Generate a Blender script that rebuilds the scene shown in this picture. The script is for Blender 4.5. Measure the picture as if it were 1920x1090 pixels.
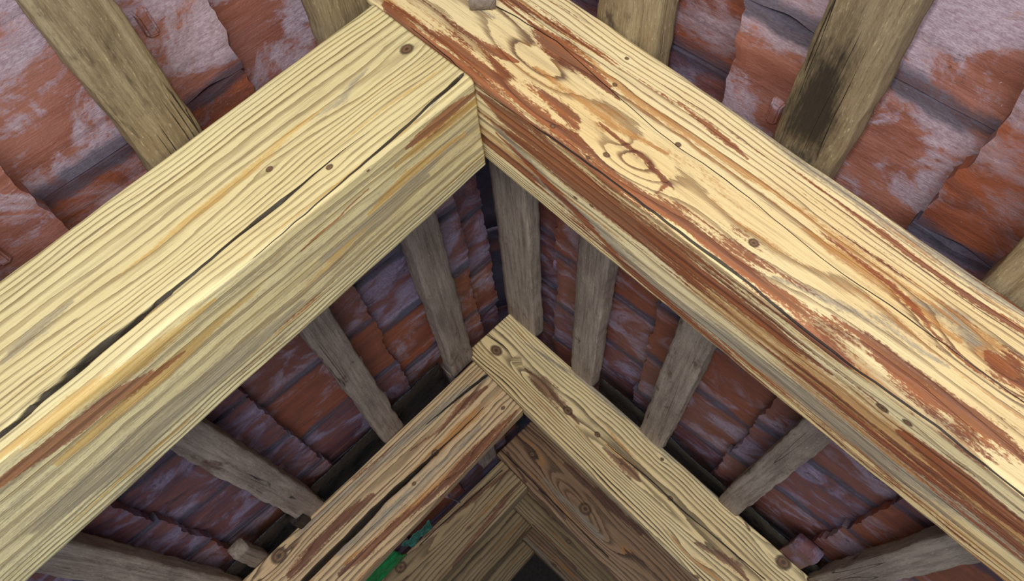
import bpy, math, random
import numpy as np
from mathutils import Matrix, Vector

for o in list(bpy.data.objects):
    bpy.data.objects.remove(o)
SC = bpy.context.scene
COL = SC.collection

# ------------------------------------------------------------------ camera
S = 0.45                 # metres per survey unit (camera to inner ridge height = 1 unit)
ZC = 1.90                # camera height above the floor
PITCH, YAW, ROLL, FPX = 0.45396, -0.0436185, -0.0156374, 1470.94
X0, TH = -0.110485, 0.8013557     # ridge line and roof pitch (radians)
_f = np.array([math.sin(YAW)*math.cos(PITCH), math.cos(YAW)*math.cos(PITCH), math.sin(PITCH)])
_r = np.array([math.cos(YAW), -math.sin(YAW), 0.0])
_u = np.cross(_r, _f)
RC = np.array([_r*math.cos(ROLL)+_u*math.sin(ROLL), -_r*math.sin(ROLL)+_u*math.cos(ROLL), _f])
cam = bpy.data.cameras.new('camera')
cam.sensor_width = 36.0
cam.lens = 36.0*FPX/1920.0
cam.clip_start = 0.01
camo = bpy.data.objects.new('camera', cam)
COL.objects.link(camo)
camo.matrix_world = Matrix(((RC[0][0], RC[1][0], -RC[2][0], 0), (RC[0][1], RC[1][1], -RC[2][1], 0),
                            (RC[0][2], RC[1][2], -RC[2][2], ZC), (0, 0, 0, 1)))
SC.camera = camo

# ------------------------------------------------------------------ world and light
SC.view_settings.view_transform = 'Standard'
SC.view_settings.look = 'None'
SC.view_settings.gamma = 1.0
SC.view_settings.use_curve_mapping = False
SC.view_settings.exposure = 0.0
world = bpy.data.worlds.new('overcast'); SC.world = world
world.use_nodes = True
bg = world.node_tree.nodes['Background']
bg.inputs[0].default_value = (0.62, 0.70, 1.0, 1)
bg.inputs[1].default_value = 0.22

def area(name, loc, target, size, power, color, sy=None):
    l = bpy.data.lights.new(name, 'AREA'); l.energy = power; l.color = color
    l.shape = 'RECTANGLE'; l.size = size; l.size_y = sy or size
    o = bpy.data.objects.new(name, l); COL.objects.link(o)
    o.location = loc
    o.rotation_euler = (Vector(target)-Vector(loc)).to_track_quat('-Z', 'Y').to_euler()
    return o
# broad unseen fill added behind and below the camera, standing in for daylight
area('daylight_fill', (-0.15, -2.0, ZC-1.7), (-0.05, 0.9, ZC+0.45), 2.0, 72, (1.0, 0.985, 0.96), 1.4)
# the phone's own lamp next to the lens
area('phone_lamp', (-0.03, -0.05, ZC+0.05), (0.0, 1.2, ZC+0.55), 0.05, 2.3, (1.0, 0.97, 0.92))

# ------------------------------------------------------------------ survey helpers (units -> world)
def ray(px, py):
    return RC.T @ np.array([(px-960)/FPX, -(py-545)/FPX, 1.0])
def W(p):
    return Vector((float(p[0])*S, float(p[1])*S, float(p[2])*S+ZC))

def srgb(r, g, b):
    f = lambda c: (c/255/12.92) if c/255 <= 0.04045 else ((c/255+0.055)/1.055)**2.4
    return (f(r), f(g), f(b), 1)

def tag(o, label, cat, group=None, kind=None):
    o['label'] = label; o['category'] = cat
    if group: o['group'] = group
    o['kind'] = kind or 'thing'
    return o

# ------------------------------------------------------------------ node helper
class NT:
    def __init__(self, name):
        self.m = bpy.data.materials.new(name); self.m.use_nodes = True
        self.t = self.m.node_tree; self.t.nodes.clear()
        self.out = self.t.nodes.new('ShaderNodeOutputMaterial')
        self.b = self.t.nodes.new('ShaderNodeBsdfPrincipled')
        self.t.links.new(self.b.outputs[0], self.out.inputs[0])
    def link(self, a, sock):
        if isinstance(a, (int, float)): sock.default_value = a
        elif isinstance(a, tuple): sock.default_value = a
        else: self.t.links.new(a, sock)
    def math(self, op, a, b=0.0, c=None, clamp=False):
        n = self.t.nodes.new('ShaderNodeMath'); n.operation = op; n.use_clamp = clamp
        self.link(a, n.inputs[0]); self.link(b, n.inputs[1])
        if c is not None: self.link(c, n.inputs[2])
        return n.outputs[0]
    def step(self, v, a, b, lo=0.0, hi=1.0):
        n = self.t.nodes.new('ShaderNodeMapRange'); n.interpolation_type = 'SMOOTHSTEP'
        self.link(v, n.inputs[0]); n.inputs[1].default_value = a; n.inputs[2].default_value = b
        n.inputs[3].default_value = lo; n.inputs[4].default_value = hi
        return n.outputs[0]
    def mix(self, f, a, b, mode='MIX'):
        n = self.t.nodes.new('ShaderNodeMix'); n.data_type = 'RGBA'; n.blend_type = mode; n.clamp_factor = True
        self.link(f, n.inputs[0]); self.link(a, n.inputs[6]); self.link(b, n.inputs[7])
        return n.outputs[2]
    def attr(self, name):
        n = self.t.nodes.new('ShaderNodeAttribute'); n.attribute_name = name
        return n.outputs['Fac']
    def coord(self, scale=(1, 1, 1), rnd=True):
        c = self.t.nodes.new('ShaderNodeTexCoord')
        mp = self.t.nodes.new('ShaderNodeMapping'); mp.inputs['Scale'].default_value = scale
        self.t.links.new(c.outputs['Object'], mp.inputs['Vector'])
        if rnd:
            oi = self.t.nodes.new('ShaderNodeObjectInfo')
            cb = self.t.nodes.new('ShaderNodeCombineXYZ')
            for i, k in enumerate((37.0, 19.0, 53.0)):
                self.link(self.math('MULTIPLY', oi.outputs['Random'], k), cb.inputs[i])
            self.t.links.new(cb.outputs[0], mp.inputs['Location'])
        return mp.outputs[0]
    def noise(self, vec, scale, detail=4, rough=0.55, dist=0.0):
        n = self.t.nodes.new('ShaderNodeTexNoise')
        n.inputs['Scale'].default_value = scale; n.inputs['Detail'].default_value = detail
        n.inputs['Roughness'].default_value = rough; n.inputs['Distortion'].default_value = dist
        self.t.links.new(vec, n.inputs['Vector'])
        return n.outputs[0]
    def rnd(self):
        return self.t.nodes.new('ShaderNodeObjectInfo').outputs['Random']
    def bump(self, h, strength, dist, prev=None):
        n = self.t.nodes.new('ShaderNodeBump'); n.inputs['Strength'].default_value = strength
        n.inputs['Distance'].default_value = dist
        self.link(h, n.inputs['Height'])
        if prev is not None: self.t.links.new(prev, n.inputs['Normal'])
        return n.outputs[0]

def pine_material(name, early, late, red, amber, gray, relief=0.5, ringmix=0.75, heart=0.0, lines=0.62):
    """softwood whose growth rings follow the 'ring' value carried by the beam's mesh"""
    n = NT(name)
    fib = n.noise(n.coord((1.3, 75, 75)), 3.0, 6, 0.62)
    fib2 = n.noise(n.coord((7, 330, 330)), 2.0, 5, 0.7)
    big = n.noise(n.coord((1.3, 8, 8)), 1.6, 4, 0.55)
    med = n.noise(n.coord((5, 26, 26)), 2.4, 6, 0.65)
    speck = n.noise(n.coord((110, 330, 330)), 2.5, 4, 0.7)
    rg = n.attr('ring')
    # slow colour drift that follows the grain: bands of heartwood, amber and weathered wood
    tc = n.t.nodes.new('ShaderNodeTexCoord'); sp = n.t.nodes.new('ShaderNodeSeparateXYZ')
    n.t.links.new(tc.outputs['Object'], sp.inputs[0])
    cb = n.t.nodes.new('ShaderNodeCombineXYZ')
    n.link(n.math('MULTIPLY', sp.outputs[0], 2.6), cb.inputs[0]); n.link(n.math('MULTIPLY', rg, 0.42), cb.inputs[1])
    band = n.noise(cb.outputs[0], 1.0, 3, 0.55)
    cb2 = n.t.nodes.new('ShaderNodeCombineXYZ')
    n.link(n.math('MULTIPLY', sp.outputs[0], 3.4), cb2.inputs[0]); n.link(n.math('MULTIPLY', rg, 0.8), cb2.inputs[1]); cb2.inputs[2].default_value = 7.7
    band2 = n.noise(cb2.outputs[0], 1.0, 3, 0.55)
    ph = n.math('ADD', rg, n.math('MULTIPLY', n.math('SUBTRACT', fib, 0.5), 0.6))
    ph = n.math('ADD', ph, n.math('MULTIPLY', n.math('SUBTRACT', med, 0.5), 0.7))
    fr = n.math('FRACT', ph)
    up = n.step(fr, lines-0.22, 0.90)
    dn = n.step(fr, 0.93, 1.0, 1.0, 0.0)
    late_m = n.math('MULTIPLY', up, dn)
    rid = n.math('FLOOR', ph)
    rr = n.math('FRACT', n.math('MULTIPLY', n.math('SINE', n.math('MULTIPLY', rid, 12.9898)), 43.7585))
    lm = n.math('MULTIPLY', late_m, n.math('MULTIPLY_ADD', rr, 0.4, 0.6))
    lm = n.math('MULTIPLY', lm, n.step(band2, 0.3, 0.5, 0.65, 1.0))
    base = n.mix(n.step(big, 0.35, 0.7), early[0], early[1])
    base = n.mix(n.step(fib, 0.52, 0.75, 0, 0.40), base, late[1])
    base = n.mix(n.step(fib2, 0.50, 0.75, 0, 0.38), base, late[0])
    lm = n.math('MULTIPLY', lm, n.step(big, 0.2, 0.5, 0.75, 1.0))
    c = n.mix(n.math('MULTIPLY', lm, ringmix), base, n.mix(n.step(fib, 0.35, 0.65), late[0], late[1]))
    nz = n.math('ADD', n.math('MULTIPLY', n.math('SUBTRACT', med, 0.5), 2.2), n.math('MULTIPLY', n.math('SUBTRACT', speck, 0.5), 1.7))
    nz = n.math('ADD', nz, n.math('MULTIPLY', n.math('SUBTRACT', fib, 0.5), 2.0))
    nz = n.math('ADD', nz, n.math('MULTIPLY', n.math('SUBTRACT', band2, 0.5), 1.4))
    g = n.step(n.math('ADD', n.attr('gray'), nz), -0.25, 0.75)
    c = n.mix(n.math('MULTIPLY', g, 0.85), c, n.mix(n.step(fib2, 0.35, 0.65), gray[0], gray[1]))
    aa = n.math('MAXIMUM', n.attr('amber'), n.math('MULTIPLY', n.math('SUBTRACT', band2, 0.66-0.05*heart), 7.0))
    a = n.step(n.math('ADD', aa, nz), -0.15, 0.6)
    c = n.mix(n.math('MULTIPLY', a, 0.8), c, n.mix(n.step(fib, 0.35, 0.65), amber[0], amber[1]))
    ra = n.math('MAXIMUM', n.attr('red'), n.math('MULTIPLY', n.math('SUBTRACT', band, 0.72-0.15*heart), 9.0))
    ra = n.math('MAXIMUM', ra, -1.3)
    r_ = n.step(n.math('ADD', ra, nz), -0.05, 0.35)
    c = n.mix(n.math('MULTIPLY', r_, 0.9), c, n.mix(n.step(fib, 0.35, 0.65), red[0], red[1]))
    c = n.mix(n.math('MULTIPLY', n.math('MULTIPLY', r_, late_m), 0.4), c, late[1])
    c = n.mix(n.step(speck, 0.64, 0.76, 0, 0.5), c, late[1])
    c = n.mix(n.step(speck, 0.36, 0.26, 0, 0.4), c, early[0])
    k = n.attr('knot')
    kn = n.math('ADD', k, n.math('MULTIPLY', n.math('SUBTRACT', speck, 0.5), 0.5))
    krim = n.math('MULTIPLY', n.step(kn, -0.35, 0.0), n.step(kn, 0.15, 0.4, 1.0, 0.15))
    c = n.mix(n.step(kn, 0.0, 0.2), c, srgb(140, 108, 76))
    c = n.mix(n.math('MULTIPLY', krim, 0.8), c, srgb(70, 50, 38))
    c = n.mix(n.step(kn, 0.5, 0.8, 0, 0.8), c, srgb(62, 48, 44))
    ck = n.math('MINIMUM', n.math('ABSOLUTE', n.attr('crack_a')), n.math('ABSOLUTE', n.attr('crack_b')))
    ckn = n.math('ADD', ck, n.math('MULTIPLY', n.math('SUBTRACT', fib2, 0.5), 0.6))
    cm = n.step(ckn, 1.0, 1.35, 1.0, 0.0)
    c = n.mix(n.math('MULTIPLY', cm, 0.95), c, srgb(34, 26, 22))  # crack interiors painted dark: dirt plus the shade put into the colour
    n.link(c, n.b.inputs['Base Color'])
    n.link(n.step(fib, 0.3, 0.7, 0.45, 0.62), n.b.inputs['Roughness'])
    n.b.inputs['Specular IOR Level'].default_value = 0.4
    h = n.math('ADD', n.math('MULTIPLY', late_m, 1.0), n.math('MULTIPLY', fib2, 0.8))
    h = n.math('ADD', h, n.math('MULTIPLY', speck, 0.3))
    h = n.math('SUBTRACT', h, n.math('MULTIPLY', cm, 2.0))
    n.link(n.bump(h, relief, 0.0012), n.b.inputs['Normal'])
    return n.m

def old_wood_material(name, cols, stain, relief=0.6, stainlo=0.58, stainhi=0.72, blot=None):
    n = NT(name)
    fib = n.noise(n.coord((3, 55, 55)), 3.0, 6, 0.65)
    f2 = n.noise(n.coord((14, 220, 220)), 2.5, 4, 0.7)
    big = n.noise(n.coord((3, 9, 9)), 2.0, 5, 0.6, 0.4)
    st = n.noise(n.coord((5, 11, 11)), 1.7, 6, 0.65, 0.3)
    fz = n.noise(n.coord((60, 300, 300)), 2.0, 5, 0.75)
    c = n.mix(n.step(big, 0.32, 0.68), cols[0], cols[1])
    c = n.mix(n.step(fib, 0.38, 0.70, 0, 0.75), c, cols[2])
    c = n.mix(n.step(f2, 0.55, 0.75, 0, 0.6), c, cols[3])
    c = n.mix(n.step(fz, 0.56, 0.70, 0, 0.6), c, cols[4])
    c = n.mix(n.step(fz, 0.44, 0.32, 0, 0.5), c, cols[3])
    c = n.mix(n.step(st, stainlo, stainhi, 0, 0.9), c, stain)
    if blot:
        tc = n.t.nodes.new('ShaderNodeTexCoord'); sp = n.t.nodes.new('ShaderNodeSeparateXYZ')
        n.t.links.new(tc.outputs['Object'], sp.inputs[0])
        dx = n.math('DIVIDE', n.math('SUBTRACT', sp.outputs[0], blot[0]), blot[1])
        dy = n.math('DIVIDE', n.math('SUBTRACT', sp.outputs[1], blot[2]), blot[3])
        rr = n.math('SQRT', n.math('ADD', n.math('MULTIPLY', dx, dx), n.math('MULTIPLY', dy, dy)))
        rr = n.math('ADD', rr, n.math('MULTIPLY', n.math('SUBTRACT', st, 0.5), 3.0))
        rr = n.math('ADD', rr, n.math('MULTIPLY', n.math('SUBTRACT', f2, 0.5), 1.2))
        c = n.mix(n.step(rr, 1.25, 0.35, 0, 0.92), c, srgb(34, 29, 26))
    c = n.mix(1.0, c, n.mix(n.rnd(), (0.82, 0.80, 0.80, 1), (1.12, 1.1, 1.05, 1)), 'MULTIPLY')
    ck = n.noise(n.coord((0.5, 34, 34)), 1.3, 2, 0.5)
    cr = n.step(n.math('ABSOLUTE', n.math('SUBTRACT', ck, 0.5)), 0.0, 0.006, 1.0, 0.0)
    cr = n.math('MULTIPLY', cr, n.step(big, 0.5, 0.6))
    c = n.mix(n.math('MULTIPLY', cr, 0.85), c, srgb(28, 24, 22))
    n.link(c, n.b.inputs['Base Color'])
    n.b.inputs['Roughness'].default_value = 0.8
    n.b.inputs['Specular IOR Level'].default_value = 0.25
    h = n.math('ADD', fib, n.math('MULTIPLY', f2, 0.7))
    h = n.math('ADD', h, n.math('MULTIPLY', fz, 0.5))
    h = n.math('SUBTRACT', h, n.math('MULTIPLY', cr, 2.0))
    n.link(n.bump(h, relief, 0.0016), n.b.inputs['Normal'])
    return n.m

def tile_material(name, reds, bloom, bloomlo, bloomhi, dark=0.6):
    n = NT(name)
    oi = n.rnd()
    st = n.noise(n.coord((6, 18, 12)), 2.0, 7, 0.66, 0.5)
    bl = n.noise(n.coord((7, 9, 9)), 1.6, 8, 0.66, 0.6)
    fine = n.noise(n.coord((90, 150, 90)), 2.5, 7, 0.75)
    lines = n.noise(n.coord((3, 160, 30)), 2.0, 4, 0.6)
    dk = n.noise(n.coord((7, 14, 12)), 2.0, 8, 0.75, 0.5)
    c = n.mix(oi, reds[0], reds[1])
    c = n.mix(n.step(st, 0.42, 0.62), c, reds[2])
    c = n.mix(n.step(lines, 0.5, 0.72, 0, 0.22), c, reds[3])
    b = n.step(n.math('ADD', bl, n.math('MULTIPLY', n.math('SUBTRACT', fine, 0.5), 0.28)), bloomlo, bloomhi)
    c = n.mix(n.math('MULTIPLY', b, 0.82), c, n.mix(n.step(fine, 0.35, 0.65), bloom[0], bloom[1]))
    # soot and lichen
    d = n.step(n.math('ADD', dk, n.math('MULTIPLY', n.math('SUBTRACT', fine, 0.5), 0.35)), dark, dark+0.12)
    c = n.mix(n.math('MULTIPLY', d, 0.85), c, srgb(38, 35, 44))
    # dirt and lime along the side edges of the tile (object Y is across the tile)
    tc = n.t.nodes.new('ShaderNodeTexCoord'); sp = n.t.nodes.new('ShaderNodeSeparateXYZ')
    n.t.links.new(tc.outputs['Object'], sp.inputs[0])
    e = n.math('ABSOLUTE', sp.outputs[1])
    en = n.math('ADD', e, n.math('MULTIPLY', n.math('SUBTRACT', bl, 0.5), 0.05))
    c = n.mix(n.step(en, 0.074, 0.084, 0, 0.75), c, srgb(62, 66, 82))
    spk = n.noise(n.coord((220, 220, 220)), 2.0, 2, 0.6)
    c = n.mix(n.step(spk, 0.72, 0.76, 0, 0.7), c, srgb(225, 205, 205))
    c = n.mix(1.0, c, (0.84, 0.86, 0.90, 1), 'MULTIPLY')
    n.link(c, n.b.inputs['Base Color'])
    n.link(n.step(bl, 0.3, 0.7, 0.42, 0.68), n.b.inputs['Roughness'])
    n.b.inputs['Specular IOR Level'].default_value = 0.45
    h = n.math('ADD', n.math('MULTIPLY', fine, 0.7), n.math('MULTIPLY', st, 1.2))
    h = n.math('ADD', h, n.math('MULTIPLY', lines, 0.6))
    n.link(n.bump(h, 0.55, 0.003), n.b.inputs['Normal'])
    return n.m

# ------------------------------------------------------------------ materials
RED = (srgb(166, 88, 44), srgb(122, 66, 46))
GRY = (srgb(176, 168, 148), srgb(128, 112, 96))
AMB = (srgb(208, 150, 82), srgb(176, 118, 60))
M_L1 = pine_material('brushed_pine_pale_green', (srgb(246, 234, 178), srgb(232, 214, 156)), (srgb(134, 104, 58), srgb(112, 86, 56)),
                     (srgb(178, 118, 70), srgb(158, 106, 76)), (srgb(224, 188, 108), srgb(204, 160, 84)), (srgb(190, 180, 150), srgb(150, 136, 108)), 0.55, 0.85, 0.0)
M_R1 = pine_material('brushed_pine_red_heart', (srgb(253, 235, 182), srgb(244, 214, 152)), (srgb(140, 92, 50), srgb(104, 74, 58)),
                     RED, AMB, GRY, 0.6, 0.95, 1.15, 0.76)
M_R2 = pine_material('brushed_pine_strong_relief', (srgb(255, 232, 176), srgb(242, 212, 154)), (srgb(48, 33, 22), srgb(58, 40, 28)),
                     (srgb(150, 108, 80), srgb(120, 82, 62)), AMB, GRY, 1.0, 1.0, -0.2, 0.46)
M_L2 = pine_material('brushed_pine_brown_stained', (srgb(226, 196, 150), srgb(208, 176, 130)), (srgb(84, 56, 38), srgb(98, 68, 50)),
                     (srgb(150, 88, 54), srgb(104, 68, 52)), AMB, GRY, 1.0, 0.95, 0.4, 0.58)
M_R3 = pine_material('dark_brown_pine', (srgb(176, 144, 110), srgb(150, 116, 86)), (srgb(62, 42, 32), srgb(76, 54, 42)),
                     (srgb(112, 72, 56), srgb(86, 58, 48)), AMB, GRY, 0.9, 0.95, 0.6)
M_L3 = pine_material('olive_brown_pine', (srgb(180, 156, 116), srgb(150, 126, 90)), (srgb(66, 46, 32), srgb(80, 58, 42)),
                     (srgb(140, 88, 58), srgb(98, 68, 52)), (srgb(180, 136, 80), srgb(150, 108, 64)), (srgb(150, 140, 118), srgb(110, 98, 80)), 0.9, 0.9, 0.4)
M_BAT = old_wood_material('grey_batten_wood', (srgb(176, 164, 150), srgb(148, 134, 122), srgb(116, 102, 92), srgb(80, 68, 62), srgb(214, 204, 190)), srgb(92, 68, 54), 0.6, 0.6, 0.7)
M_BATF = old_wood_material('olive_batten_wood', (srgb(166, 152, 122), srgb(144, 128, 100), srgb(112, 96, 72), srgb(84, 70, 54), srgb(214, 204, 166)), srgb(62, 54, 48), 0.8, 0.60, 0.72)
M_BATS = old_wood_material('olive_batten_wood_blotched', (srgb(166, 152, 122), srgb(144, 128, 100), srgb(112, 96, 72), srgb(84, 70, 54), srgb(214, 204, 166)), srgb(62, 54, 48), 0.8, 0.60, 0.72, (2.20*S, .075, .006, .022))
M_TILE = tile_material('clay_tile', (srgb(158, 96, 74), srgb(138, 88, 80), srgb(136, 80, 64), srgb(100, 66, 60)), (srgb(196, 174, 186), srgb(146, 126, 140)), 0.47, 0.60, 0.60)
M_TILEP = tile_material('clay_tile_purple', (srgb(128, 82, 82), srgb(142, 86, 76), srgb(108, 74, 84), srgb(84, 60, 68)), (srgb(180, 166, 190), srgb(130, 116, 140)), 0.46, 0.60, 0.57)
M_TILEO = tile_material('clay_tile_orange', (srgb(164, 90, 58), srgb(150, 82, 58), srgb(132, 74, 56), srgb(104, 62, 52)), (srgb(196, 172, 178), srgb(150, 128, 138)), 0.50, 0.66, 0.62)

M_TILEB = tile_material('clay_tile_dusted_lit', (srgb(182, 120, 100), srgb(164, 108, 96), srgb(154, 94, 76), srgb(118, 80, 72)), (srgb(214, 198, 210), srgb(172, 148, 162)), 0.47, 0.56, 0.60)

def plain(name, col, rough, metal=0.0, bumpy=0.0):
    n = NT(name)
    z = n.noise(n.coord((20, 20, 20)), 3, 5, 0.6)
    n.link(n.mix(n.step(z, 0.3, 0.7), col, tuple([x*0.6 for x in col[:3]]+[1])), n.b.inputs['Base Color'])
    n.b.inputs['Roughness'].default_value = rough; n.b.inputs['Metallic'].default_value = metal
    if bumpy: n.link(n.bump(z, bumpy, 0.01), n.b.inputs['Normal'])
    return n.m
M_SHADE = plain('black_shade_sheet', srgb(30, 30, 33), 0.42, 0, 0.8)
M_GREEN = plain('green_plastic', srgb(20, 150, 70), 0.4, 0, 0.5)
M_TEAL = plain('teal_plastic', srgb(50, 130, 110), 0.45, 0, 0.5)
M_STEEL = plain('steel_wire', srgb(170, 170, 180), 0.35, 1.0)
M_NAIL = plain('nail_head', srgb(70, 62, 60), 0.6, 0.6)
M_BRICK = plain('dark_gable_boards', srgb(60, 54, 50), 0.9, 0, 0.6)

# ------------------------------------------------------------------ value noise for shapes
rng = np.random.RandomState(7)
_tab = rng.rand(4096)
def vnoise1(x, seed=0):
    x = np.asarray(x, float)+seed*17.31
    i = np.floor(x).astype(int); f = x-i; f = f*f*(3-2*f)
    return _tab[i % 4096]*(1-f)+_tab[(i+1) % 4096]*f-0.5
def vnoise2(x, y, seed=0):
    x = np.asarray(x, float); y = np.asarray(y, float)
    i = np.floor(x).astype(int); j = np.floor(y).astype(int); fx = x-i; fy = y-j
    fx = fx*fx*(3-2*fx); fy = fy*fy*(3-2*fy)
    h = lambda a, b: _tab[(a*131+b*977+seed*53) % 4096]
    return (h(i, j)*(1-fx)*(1-fy)+h(i+1, j)*fx*(1-fy)+h(i, j+1)*(1-fx)*fy+h(i+1, j+1)*fx*fy)-0.5

# ------------------------------------------------------------------ rafters
class Rafter:
    """a sawn beam; (u) runs down the slope, (c) unrolls its section: negative on the underside, positive up the front"""
    def __init__(self, side, yf, yb, bot, top, back, ustart, uend, cut=None):
        self.side = side; self.yf = yf; self.yb = yb; self.t = yb-yf; self.cut = cut
        bot = np.array(bot); (x1, z1), (x2, z2) = bot[0], bot[-1]
        D = np.array([x2-x1, 0, z2-z1]); D /= np.linalg.norm(D)
        if D[2] > 0: D = -D
        self.D = D; self.N = np.array([-D[2]*side, 0, D[0]*side])
        # reference: foot of the ridge line on this edge
        k = (X0-x1)/D[0]
        self.O = np.array([X0, 0, z1+k*D[2]])
        def lin(pts):
            pts = np.array(pts); u = (pts[:, 0]-self.O[0])*D[0]+(pts[:, 1]-self.O[2])*D[2]
            v = (pts[:, 0]-self.O[0])*self.N[0]+(pts[:, 1]-self.O[2])*self.N[2]
            return np.polyfit(u, v, 1)
        self.vt = lin(top); self.vb = lin(back)
        self.us, self.ue = ustart, uend
    def uc(self, px, py):
        d = ray(px, py); P = d*self.yf/d[1]; q = P-self.O
        v = q@self.N; u = q@self.D
        if v >= 0: return u, v
        t = (self.N@self.O)/(self.N@d); P = d*t
        return (P-self.O)@self.D, -(P[1]-self.yf)
    def point(self, u, a, b):
        vt = np.polyval(self.vt, u); vb = np.polyval(self.vb, u)
        v = a*vt + b*vb
        P = self.O[None, None, :]+self.D*u[..., None]+self.N*v[..., None]
        P = P+np.array([0, 1.0, 0])*(self.yf+b*self.t)[..., None]
        return P, v

def seg_field(U, C, pts, signed=False):
    """distance / local half width to a polyline given as (u, c, hw)"""
    best = np.full(U.shape, 1e9); sg = np.ones(U.shape)
    for (u1, c1, h1), (u2, c2, h2) in zip(pts[:-1], pts[1:]):
        du, dc = u2-u1, c2-c1; L = du*du+dc*dc+1e-12
        k = ((U-u1)*du+(C-c1)*dc)/L; kc = np.clip(k, 0, 1)
        d = np.hypot(U-(u1+kc*du), C-(c1+kc*dc)); hw = h1+(h2-h1)*kc
        m = d/hw < best
        best = np.where(m, d/hw, best)
        if signed:
            s = np.sign((U-u1)*dc-(C-c1)*du); sg = np.where(m, s, sg)
    return best*sg if signed else best

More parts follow.
